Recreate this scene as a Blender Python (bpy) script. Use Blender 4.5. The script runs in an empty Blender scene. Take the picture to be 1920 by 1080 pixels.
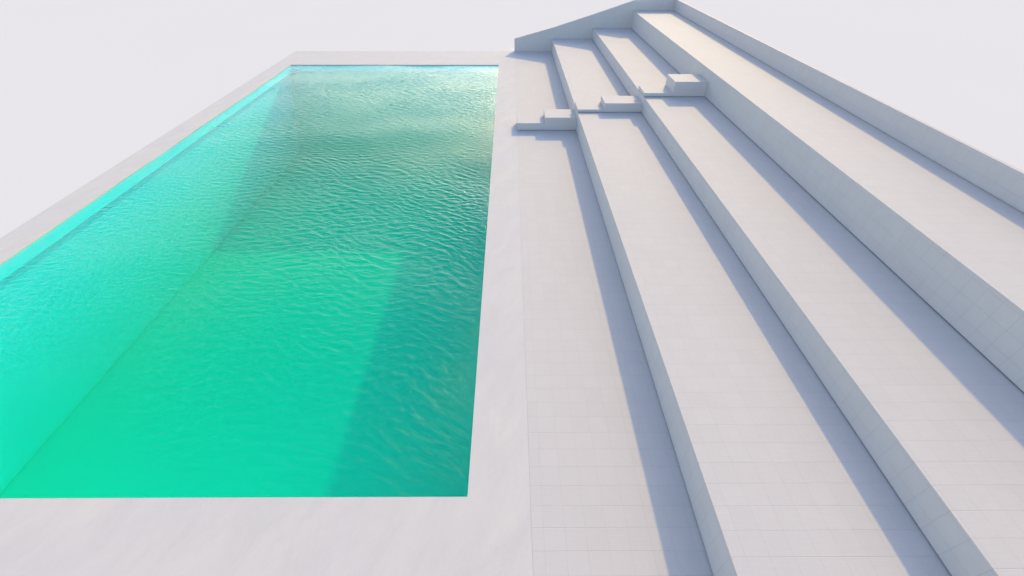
import bpy, bmesh, math
import numpy as np
from mathutils import Vector, Matrix

sc = bpy.context.scene
S = 0.66667                                   # metres per solved unit
C = sc.collection

# ---------------------------------------------------------------- camera
pitch, roll, yaw = map(math.radians, (40.9865, 0.1188, 0.3236))
fw = Vector((math.sin(yaw)*math.cos(pitch), math.cos(yaw)*math.cos(pitch), -math.sin(pitch)))
rt = Vector((math.cos(yaw), -math.sin(yaw), 0.0)); up = rt.cross(fw)
r2 = rt*math.cos(roll) + up*math.sin(roll); u2 = -rt*math.sin(roll) + up*math.cos(roll)
cd = bpy.data.cameras.new('camera'); cam = bpy.data.objects.new('camera', cd); C.objects.link(cam)
M = Matrix((r2, u2, -fw)).transposed().to_4x4(); M.translation = Vector((-0.4536, -10.1643, 10.0))*S
cam.matrix_world = M
cd.sensor_width = 36.0; cd.lens = 36.0*803.845/1920.0; cd.clip_start = 0.05; cd.clip_end = 6000
sc.camera = cam

# ---------------------------------------------------------------- light
sx, sy = 0.816, 2.053                          # direction towards the sun for one unit of height
elev = math.atan(1/math.hypot(sx, sy)); azi = math.atan2(sx, sy)
w = bpy.data.worlds.new('World'); sc.world = w; w.use_nodes = True
nt = w.node_tree; nt.nodes.clear()
sky = nt.nodes.new('ShaderNodeTexSky'); sky.sky_type = 'NISHITA'; sky.sun_disc = False
sky.sun_elevation = elev; sky.sun_rotation = azi
sky.air_density = 1.0; sky.dust_density = 1.2; sky.ozone_density = 1.1
bg = nt.nodes.new('ShaderNodeBackground'); bg.inputs['Strength'].default_value = 0.15
wo = nt.nodes.new('ShaderNodeOutputWorld')
nt.links.new(sky.outputs[0], bg.inputs[0]); nt.links.new(bg.outputs[0], wo.inputs[0])
ld = bpy.data.lights.new('sun', 'SUN'); ld.energy = 2.0; ld.angle = math.radians(1.3); ld.color = (0.81, 0.62, 0.26)
sun = bpy.data.objects.new('sun', ld); C.objects.link(sun)
sun.rotation_euler = Vector((sx, sy, 1.0)).to_track_quat('Z', 'Y').to_euler(); sun.location = (20, 50, 30)
sc.view_settings.view_transform = 'Standard'; sc.view_settings.look = 'None'
sc.view_settings.exposure = 1.09; sc.view_settings.gamma = 1.0
sc.cycles.max_bounces = 10; sc.cycles.diffuse_bounces = 5; sc.cycles.transparent_max_bounces = 12; sc.cycles.volume_bounces = 1

# ---------------------------------------------------------------- dimensions (solved units)
XL0, XL1, XR1 = -21.311, -19.855, -1.434
YF0, YF1, YN1, YN0 = 36.597, 31.539, -5.905, -11.0
X1, X2, X3, X4 = 3.607, 7.415, 10.965, 14.686
Z1, Z2, Z3, Z4 = 1.0846, 1.9743, 3.3807, 4.278
YE = -16.0                                     # near end of the terraces, behind the camera
T = 0.4523*S; R0 = -2.4985*S; C0 = 0.2542*S
LIP, DEPTH, OV = 0.55, 8.2, 0.20
YB = 16.155

# ---------------------------------------------------------------- materials
class N:
    def __init__(s, name):
        s.m = bpy.data.materials.new(name); s.m.use_nodes = True
        s.t = s.m.node_tree; s.t.nodes.clear()
        s.out = s.t.nodes.new('ShaderNodeOutputMaterial')
    def n(s, typ, ins=None, **kw):
        x = s.t.nodes.new(typ)
        for k, v in kw.items(): setattr(x, k, v)
        for k, v in (ins or {}).items():
            if isinstance(v, bpy.types.NodeSocket): s.t.links.new(v, x.inputs[k])
            else: x.inputs[k].default_value = v
        return x
    def math(s, op, a, b=0.0, c=0.0):
        return s.n('ShaderNodeMath', {0: a, 1: b, 2: c}, operation=op).outputs[0]
    def noise(s, vec, scale, detail=4, rough=0.55, dist=0.0, sc3=None):
        if sc3: vec = s.n('ShaderNodeVectorMath', {0: vec, 1: sc3}, operation='MULTIPLY').outputs[0]
        return s.n('ShaderNodeTexNoise', {'Vector': vec, 'Scale': scale, 'Detail': detail, 'Roughness': rough, 'Distortion': dist}).outputs[0]
    def mix(s, f, a, b, mode='MIX'):
        x = s.n('ShaderNodeMix', {0: f}, data_type='RGBA', blend_type=mode)
        for i, v in ((6, a), (7, b)):
            if isinstance(v, bpy.types.NodeSocket): s.t.links.new(v, x.inputs[i])
            else: x.inputs[i].default_value = (*v, 1)
        return x.outputs[2]
    def rng(s, v, a, b, c, d):
        return s.n('ShaderNodeMapRange', {0: v, 1: a, 2: b, 3: c, 4: d}).outputs[0]
    def end(s, col, rough, bumpv=None, dist=0.002, spec=0.4):
        ins = {'Base Color': col, 'Roughness': rough, 'Specular IOR Level': spec}
        if bumpv is not None:
            ins['Normal'] = s.n('ShaderNodeBump', {'Height': bumpv, 'Distance': dist, 'Strength': 1.0}).outputs[0]
        b = s.n('ShaderNodeBsdfPrincipled', ins)
        s.t.links.new(b.outputs[0], s.out.inputs[0]); return s.m

def tile_material():
    a = N('linen_stone_tile'); g = a.n('ShaderNodeNewGeometry')
    pos = g.outputs['Position']; sp = a.n('ShaderNodeSeparateXYZ', {0: pos}); sn = a.n('ShaderNodeSeparateXYZ', {0: g.outputs['True Normal']})
    masks = []; cells = []
    for i, ph in enumerate((C0, R0, (Z3-0.12)*S)):
        u = a.math('DIVIDE', a.math('SUBTRACT', sp.outputs[i], ph), T)
        fr = a.math('FRACT', u); cells.append(a.math('FLOOR', a.math('ADD', u, 0.0005)))
        e = a.math('MINIMUM', fr, a.math('SUBTRACT', 1.0, fr))
        ln = a.rng(e, 0.006, 0.012, 1.0, 0.0)
        off = a.math('LESS_THAN', a.math('ABSOLUTE', sn.outputs[i]), 0.5)
        masks.append(a.math('MULTIPLY', ln, off)); cells[-1] = a.math('MULTIPLY', cells[-1], off)
    joint = a.math('MAXIMUM', a.math('MULTIPLY', masks[0], .6), a.math('MAXIMUM', masks[1], masks[2]))
    cv = a.n('ShaderNodeCombineXYZ', {0: cells[0], 1: cells[1], 2: cells[2]}).outputs[0]
    wn = a.n('ShaderNodeTexWhiteNoise', {'Vector': cv}, noise_dimensions='3D').outputs[0]
    s1 = a.noise(pos, 1.0, 4, 0.7, 0, (3, 75, 75)); s2 = a.noise(pos, 1.0, 4, 0.7, 0, (75, 4, 4)); big = a.noise(pos, 0.7, 4)
    v = a.math('ADD', a.math('MULTIPLY', a.math('SUBTRACT', s1, .5), .13), a.math('MULTIPLY', a.math('SUBTRACT', s2, .5), .09))
    v = a.math('ADD', v, a.math('MULTIPLY', a.math('SUBTRACT', wn, .5), .025))
    v = a.math('ADD', v, a.math('MULTIPLY', a.math('SUBTRACT', big, .5), .05))
    v = a.math('ADD', v, 1.0)
    v = a.math('MULTIPLY', v, a.rng(joint, 0, 1, 1.0, .87))
    vc = a.n('ShaderNodeCombineXYZ', {0: v, 1: v, 2: v}).outputs[0]
    col = a.mix(1.0, (0.600, 0.546, 0.526), vc, 'MULTIPLY')
    h = a.math('SUBTRACT', a.math('MULTIPLY', s1, .25), joint)
    return a.end(col, 0.8, h, 0.0012, 0.15)

def plaster_material():
    a = N('brushed_plaster'); pos = a.n('ShaderNodeNewGeometry').outputs['Position']
    rot = a.n('ShaderNodeVectorRotate', {'Vector': pos, 'Axis': (0, 0, 1), 'Angle': 0.45}).outputs[0]
    n1 = a.noise(rot, 1.6, 6, .6, .6, (1.6, .6, 1)); n2 = a.noise(rot, 1.0, 5, .65, .3, (45, 8, 30)); n3 = a.noise(pos, .45, 3)
    v = a.math('ADD', a.math('MULTIPLY', a.math('SUBTRACT', n1, .5), .13), a.math('MULTIPLY', a.math('SUBTRACT', n2, .5), .11))
    v = a.math('ADD', v, 1.0); vc = a.n('ShaderNodeCombineXYZ', {0: v, 1: v, 2: v}).outputs[0]
    tint = a.mix(a.rng(n1, .38, .66, 0, 1), (0.606, 0.560, 0.545), (0.630, 0.576, 0.543))
    tint = a.mix(a.rng(n3, .35, .65, 0, 1), tint, (0.606, 0.558, 0.552))
    return a.end(a.mix(1.0, tint, vc, 'MULTIPLY'), 0.8, a.math('ADD', n1, a.math('MULTIPLY', n2, .3)), 0.004, 0.12)

def basin_material(nm, ca, cb):
    a = N(nm); pos = a.n('ShaderNodeNewGeometry').outputs['Position']
    n1 = a.noise(pos, .5, 5, .6, .5)
    col = a.mix(a.rng(n1, .3, .7, 0, 1), ca, cb)
    return a.end(col, 0.8, None, 0, .1)

def lip_material():
    a = N('coping_edge_water_tint'); pos = a.n('ShaderNodeNewGeometry').outputs['Position']  # white edge below the waterline coloured turquoise: water-tinted light put into its colour
    n1 = a.noise(pos, 3, 5, .6, .5)
    return a.end(a.mix(n1, (.24, .84, .88), (.20, .82, .86)), .6, None, 0, .3)

def ground_material():
    a = N('pale_ground'); pos = a.n('ShaderNodeNewGeometry').outputs['Position']
    n1 = a.noise(pos, .05, 4, .6, .5)
    col = a.mix(a.rng(n1, .3, .7, 0, 1), (.706, .668, .658), (.718, .677, .664))
    b = a.n('ShaderNodeBsdfDiffuse', {'Color': col}); a.t.links.new(b.outputs[0], a.out.inputs[0]); return a.m

def crease_material():
    a = N('crease_shade'); pos = a.n('ShaderNodeNewGeometry').outputs['Position']  # shade of the wall and floor crease, as a colour
    n1 = a.noise(pos, 6, 4)
    return a.end(a.mix(n1, (.32, .48, .42), (.46, .62, .57)), .8, None, 0, .1)

def water_material():
    a = N('pool_water'); g = a.n('ShaderNodeNewGeometry'); pos = g.outputs['Position']
    rot = a.n('ShaderNodeVectorRotate', {'Vector': pos, 'Axis': (0, 0, 1), 'Angle': 0.42}).outputs[0]
    w1 = a.noise(rot, 1.0, 3, .55, .9, (4.5, 10.0, 1))
    w2 = a.noise(rot, 1.0, 4, .6, 1.1, (9, 20, 1))
    w3 = a.noise(pos, 22, 3, .6, .6)
    patch = a.rng(a.noise(pos, .16, 2), .36, .64, .45, 1.25)
    h = a.math('ADD', a.math('MULTIPLY', w1, .008), a.math('MULTIPLY', w2, .012))
    h = a.math('ADD', h, a.math('MULTIPLY', w3, .006))
    h = a.math('MULTIPLY', h, patch)
    bn = a.n('ShaderNodeBump', {'Height': h, 'Distance': 1.0, 'Strength': 1.0}).outputs[0]
    dt = a.n('ShaderNodeVectorMath', {0: bn, 1: g.outputs['Incoming']}, operation='DOT_PRODUCT').outputs['Value']
    c = a.math('MINIMUM', a.math('ABSOLUTE', dt), 1.0)
    fr = a.math('MULTIPLY_ADD', a.math('POWER', a.math('SUBTRACT', 1.0, c), 5.0), .92, .014)
    tr = a.n('ShaderNodeBsdfTransparent', {'Color': (1, 1, 1, 1)})
    gl = a.n('ShaderNodeBsdfGlossy', {'Color': (1, .98, .90, 1), 'Roughness': .07, 'Normal': bn})
    mx = a.n('ShaderNodeMixShader', {0: fr, 1: tr.outputs[0], 2: gl.outputs[0]})
    a.t.links.new(mx.outputs[0], a.out.inputs['Surface'])
    ab = a.n('ShaderNodeVolumeAbsorption', {'Color': (0.2, 0.9990, 0.9937, 1), 'Density': WD})
    vs = a.n('ShaderNodeVolumeScatter', {'Color': (0.02, .95, 0.50, 1), 'Density': .027, 'Anisotropy': .0})
    ad = a.n('ShaderNodeAddShader', {0: ab.outputs[0], 1: vs.outputs[0]})
    a.t.links.new(ad.outputs[0], a.out.inputs['Volume'])
    return a.m
WD = 5.0

M_TILE = tile_material(); M_PLASTER = plaster_material(); M_WALL = basin_material('pool_wall_render', (.5, .83, .94), (.48, .81, .92)); M_BASIN = basin_material('pool_floor_render', (.5, .655, .615), (.48, .635, .605))  # wall render paler than floor: light on the left wall put into its colour
M_LIP = lip_material(); M_GROUND = ground_material(); M_CREASE = crease_material(); M_WATER = water_material()

# ---------------------------------------------------------------- mesh helpers (inputs in solved units)
def link(name, bm, mats, parent=None, base=(0, 0, 0)):
    bm.verts.ensure_lookup_table()
    for v in bm.verts: v.co = (v.co - Vector(base))*S
    if name != 'basin_wall': bmesh.ops.recalc_face_normals(bm, faces=bm.faces)
    me = bpy.data.meshes.new(name); bm.to_mesh(me); bm.free()
    for m in (mats if isinstance(mats, list) else [mats]): me.materials.append(m)
    o = bpy.data.objects.new(name, me); C.objects.link(o)
    if parent: o.parent = parent
    else: o.location = Vector(base)*S
    return o
def tag(o, label=None, cat=None, group=None, kind=None):
    for k, v in (('label', label), ('category', cat), ('group', group), ('kind', kind)):
        if v: o[k] = v
    return o
def thing(name, base, label, cat, group=None):
    o = bpy.data.objects.new(name, None); o.empty_display_size = .3; C.objects.link(o)
    o.location = Vector(base)*S; return tag(o, label, cat, group)
def box(bm, x0, x1, y0, y1, z0, z1, bev=0.0):
    vs = [bm.verts.new((x, y, z)) for x in (x0, x1) for y in (y0, y1) for z in (z0, z1)]
    fs = [bm.faces.new([vs[i] for i in q]) for q in ((0, 1, 3, 2), (4, 6, 7, 5), (0, 4, 5, 1), (2, 3, 7, 6), (0, 2, 6, 4), (1, 5, 7, 3))]
    if bev:
        es = {e for f in fs for e in f.edges}
        bmesh.ops.bevel(bm, geom=list(es), offset=bev, segments=2, affect='EDGES', profile=.5)
def prism_xz(bm, prof, y0, y1):
    a = [bm.verts.new((x, y0, z)) for x, z in prof]; b = [bm.verts.new((x, y1, z)) for x, z in prof]
    bm.faces.new(a); bm.faces.new(list(reversed(b)))
    n = len(a)
    for i in range(n): bm.faces.new((a[i], b[i], b[(i+1) % n], a[(i+1) % n]))
def ring(bm, o, i, z0, z1):
    """rectangular slab with a rectangular hole; o, i = (x0, x1, y0, y1)"""
    def q(r, z): return [bm.verts.new(p) for p in ((r[0], r[2], z), (r[1], r[2], z), (r[1], r[3], z), (r[0], r[3], z))]
    ot, it, ob, ib = q(o, z1), q(i, z1), q(o, z0), q(i, z0); im = q(i, -.095)
    for k in range(4):
        j = (k+1) % 4
        bm.faces.new((ot[k], ot[j], it[j], it[k])); bm.faces.new((ob[j], ob[k], ib[k], ib[j]))
        bm.faces.new((ot[j], ot[k], ob[k], ob[j]))
        bm.faces.new((it[k], it[j], im[j], im[k])); bm.faces.new((im[k], im[j], ib[j], ib[k])).material_index = 1

# ---------------------------------------------------------------- ground and paving
bm = bmesh.new(); F = 3000.0
r = (XL0+.3, -.3, YN0+.3, YF0-.3)
a = [bm.verts.new(p) for p in ((-F, -F, -.015), (F, -F, -.015), (F, F, -.015), (-F, F, -.015))]
b = [bm.verts.new(p) for p in ((r[0], r[2], -.015), (r[1], r[2], -.015), (r[1], r[3], -.015), (r[0], r[3], -.015))]
for k in range(4):
    j = (k+1) % 4; bm.faces.new((a[k], a[j], b[j], b[k]))
tag(link('ground', bm, M_GROUND), kind='structure')

bm = bmesh.new(); box(bm, 0.0, X1+.3, YE, YF0-.002, -.30, 0.0)
tag(link('paving', bm, M_TILE), kind='structure')

# ---------------------------------------------------------------- swimming pool
pool = thing('swimming_pool', (XL1, YN1, 0), 'long rectangular swimming pool with a pale plaster surround, filled with green water', 'swimming pool')
base = (XL1, YN1, 0)
bm = bmesh.new()
ring(bm, (XL0, -.003, YN0, YF0), (XL1, XR1, YN1, YF1), -LIP, 0.0)
link('coping', bm, [M_PLASTER, M_LIP], pool, base)
bm = bmesh.new()
tx0, tx1, ty0, ty1 = XL1-.28, XR1+OV, YN1-OV, YF1+OV
bx0 = XL1-1.9
t = [bm.verts.new(p) for p in ((tx0, ty0, -LIP), (tx1, ty0, -LIP), (tx1, ty1, -LIP), (tx0, ty1, -LIP))]
q = [bm.verts.new(p) for p in ((bx0, ty0, -DEPTH), (tx1, ty0, -DEPTH), (tx1, ty1, -DEPTH), (bx0, ty1, -DEPTH))]
for k in range(4):
    j = (k+1) % 4; bm.faces.new((t[j], t[k], q[k], q[j]))

bm.faces.ensure_lookup_table(); bm.faces[2].material_index = 1  # far wall takes the darker floor render: dimness of the far water as colour
link('basin_wall', bm, [M_WALL, M_BASIN], pool, base)
bm = bmesh.new(); box(bm, bx0-.5, tx1+.5, ty0-.5, ty1+.5, -DEPTH-.5, -DEPTH)
link('basin_floor', bm, M_BASIN, pool, base)
bm = bmesh.new(); rs = np.random.RandomState(3); prev = None; n = 260
for i in range(n+1):
    y = ty0 + (ty1-ty0)*i/n; j1 = rs.normal(0, .03); wd = .02 + abs(rs.normal(0, .015))
    p = bm.verts.new((bx0+.09+j1, y, -DEPTH+.012)); s_ = bm.verts.new((bx0+.09+j1+wd, y, -DEPTH+.012))
    if prev: bm.faces.new((prev[0], prev[1], s_, p))
    prev = (p, s_)
link('floor_crease_shade', bm, M_CREASE, pool, base)  # jagged dark strip painting the crease shade at the left wall's foot

# water: a closed body whose top carries a low swell; it reaches a little into the walls
WL = -.052
wx0, wx1, wy0, wy1 = XL1-.10, XR1+.10, YN1-.10, YF1+.10
nx, ny = 800, 1610
gx = np.linspace(wx0, wx1, nx); gy = np.linspace(wy0, wy1, ny); GX, GY = np.meshgrid(gx, gy)
Hh = np.zeros_like(GX)
for k in range(26):
    lam = rs.uniform(2.6, 8.0); an = rs.normal(1.15, .55); ph = rs.uniform(0, 2*np.pi)
    Hh += lam**.8*np.sin(2*np.pi*(GX*np.cos(an)+GY*np.sin(an))/lam+ph)
Hh = Hh/np.abs(Hh).max()*.036
wxp, wyp = np.zeros_like(GX), np.zeros_like(GX)      # a slow warp so that the crests wander
for k in range(8):
    lam = rs.uniform(3, 9); an = rs.uniform(0, np.pi); ph = rs.uniform(0, 6.3)
    wxp += .07*np.sin(2*np.pi*(GX*np.cos(an)+GY*np.sin(an))/lam+ph); wyp += .07*np.cos(2*np.pi*(GX*np.cos(an+1)+GY*np.sin(an+1))/lam+ph)
Rp = np.zeros_like(GX)
for k in range(110):
    lam = np.exp(rs.uniform(np.log(.12), np.log(.50))); an = rs.normal(1.18, .50); ph = rs.uniform(0, 2*np.pi)
    a_ = 2*np.pi*((GX+wxp)*np.cos(an)+(GY+wyp)*np.sin(an))/lam+ph
    Rp += lam**1.15*(np.sin(a_)+.28*np.sin(2*a_+1.57))
sl = np.sqrt((np.gradient(Rp, gx, axis=1)**2+np.gradient(Rp, gy, axis=0)**2).mean())
env = np.zeros_like(GX)
for k in range(12):
    lam = rs.uniform(6, 18); an = rs.uniform(0, np.pi); env += np.sin(2*np.pi*(GX*np.cos(an)+GY*np.sin(an))/lam+rs.uniform(0, 6.3))
gust = np.exp(-((GX+4.5)/6.5)**2-((GY-4)/6.0)**2) + .45*np.exp(-((GX+2)/2.0)**2-((GY+4.5)/2.5)**2)
Rp *= .112/sl*(.74+.22*np.clip(env/2.5, -1, 1)+.95*gust-.42*np.exp(-((GX+11)/6)**2-((GY+4)/5.0)**2))
edge = np.minimum.reduce([GX-wx0, wx1-GX, GY-wy0, wy1-GY]); Rp *= np.clip(.35+edge/1.2, 0, 1)
Hh += Rp
V = np.stack([GX, GY, WL+Hh], -1).reshape(-1, 3)
idx = np.arange(nx*ny).reshape(ny, nx)
quads = np.stack([idx[:-1, :-1], idx[:-1, 1:], idx[1:, 1:], idx[1:, :-1]], -1).reshape(-1, 4)
faces = []
per = list(idx[0, :]) + list(idx[1:, -1]) + list(idx[-1, -2::-1]) + list(idx[-2:0:-1, 0])
nv = len(V); low = [];
def bot(p):
    x, y, _ = V[p]
    u = (x-wx0)/(wx1-wx0)
    return (bx0-.2)+u*(tx1+.2-(bx0-.2)), (ty0-.2)+(y-wy0)/(wy1-wy0)*(ty1-ty0+.4)
mid = [(V[p][0], V[p][1], -.45) for p in per]
m2 = []
for p in per:
    x, y = bot(p); u = (V[p][0]-wx0)/(wx1-wx0)
    m2.append(((XL1-OV-.15)+u*(tx1+.1-(XL1-OV-.15)), y, -.50))
bt = [(*bot(p), -DEPTH-.2) for p in per]
V = np.vstack([V, np.array(mid), np.array(m2), np.array(bt)]); L = len(per)
rings = [[int(p) for p in per]] + [[nv+k*L+i for i in range(L)] for k in range(3)]
for k in range(3):
    for i in range(L):
        j = (i+1) % L; faces.append((rings[k][i], rings[k+1][i], rings[k+1][j], rings[k][j]))
side = np.array(faces, dtype=np.int32); allq = np.vstack([quads, side]); cap = np.array(list(reversed(rings[3])), dtype=np.int32)
loops = np.concatenate([allq.ravel(), cap]).astype(np.int32)
starts = np.concatenate([np.arange(len(allq))*4, [len(allq)*4]]).astype(np.int32)
me = bpy.data.meshes.new('water'); me.vertices.add(len(V)); me.vertices.foreach_set('co', (V*S).astype(np.float32).ravel())
me.loops.add(len(loops)); me.loops.foreach_set('vertex_index', loops)
me.polygons.add(len(starts)); me.polygons.foreach_set('loop_start', starts)
me.polygons.foreach_set('use_smooth', np.arange(len(starts)) < len(quads))
me.update(calc_edges=True); me.validate()
me.materials.append(M_WATER)
wat = bpy.data.objects.new('water', me); C.objects.link(wat); tag(wat, kind='structure')

# ---------------------------------------------------------------- terraces
GAP, REC = 0.042, 0.14  # recess added under risers, walls and blocks to shape a dark contact line
def tier(x0, x1, zlow, ztop, label):
    base = (x0, YE, zlow); e = thing('terrace', base, label, 'terrace', 'broad stepped terraces beside the pool')
    bm = bmesh.new(); box(bm, x0, x0+.30, YE, YF0-.004, zlow+GAP, ztop-.10)
    link('riser', bm, M_TILE, e, base)
    bm = bmesh.new(); box(bm, x0+REC, x1+.20, YE+.01, YF0-.006, zlow-.25, ztop-.101)
    link('foundation', bm, M_TILE, e, base)
    bm = bmesh.new(); box(bm, x0, x1+.25, YE, YF0-.003, ztop-.10, ztop)
    link('tread', bm, M_TILE, e, base)
tier(X1, X2, 0.0, Z1, 'lowest of the three broad pale terraces, its low riser next to the poolside paving')
tier(X2, X3, Z1, Z2, 'middle of the three broad pale terraces, one level below the tallest riser')
tier(X3, X4, Z2, Z3, 'highest and tallest pale terrace, running along the foot of the back wall')

bm = bmesh.new(); box(bm, X4, X4+.15, YE, YF0+.15, Z3+GAP, Z4); box(bm, X4+.04, X4+.146, YE+.01, YF0+.14, -.3, Z3+GAP+.01)
tag(link('parapet_wall', bm, M_TILE, None, (X4, YE, 0)), 'long straight pale wall along the outer edge of the highest terrace', 'wall')
bm = bmesh.new()
prism_xz(bm, [(0, 0), (X4-.002, 0), (X4-.002, 4.27), (X3, 4.18), (X2, 3.10), (X1, 1.99), (0, 1.076)], YF0, YF0+.15)
tag(link('end_wall', bm, M_TILE, None, (0, YF0, 0)), 'pale end wall with a sloping top closing the far end of the terraces', 'wall')

# ---------------------------------------------------------------- step blocks
def block(x0, x1, z0, z1, d, proud, label):
    bm = bmesh.new(); y0 = YB-proud
    box(bm, x0+.03, x1-.002, y0+.09, YB+d-.01, z0-.01, z0+GAP)
    box(bm, x0, x1-.0015, y0, YB+d, z0+GAP*.8, z1, .006)
    tag(link('step_block', bm, M_TILE, None, (x0, y0, z0)), label, 'step', 'step blocks climbing from terrace to terrace')
block(0.0, 1.682, 0, .441, 1.3, 0, 'low pale step block nearest the pool, standing on the poolside paving')
block(1.683, X1, 0, .777, 1.5, .006, 'taller pale step block on the poolside paving, against the lowest riser')
block(X1, 5.184, Z1, 1.2538, 1.45, 0, 'very thin flat step slab on the lowest terrace, at its pool-side edge')
block(5.185, X2, Z1, 1.612, 1.4, .006, 'medium pale step block on the lowest terrace, against the middle riser')
block(X2, 9.052, Z2, 2.185, 1.5, 0, 'flat pale step slab on the middle terrace, beside the largest block')
block(9.053, X3, Z2, 2.803, 1.6, .006, 'largest cube-like step block, on the middle terrace against the tallest riser')
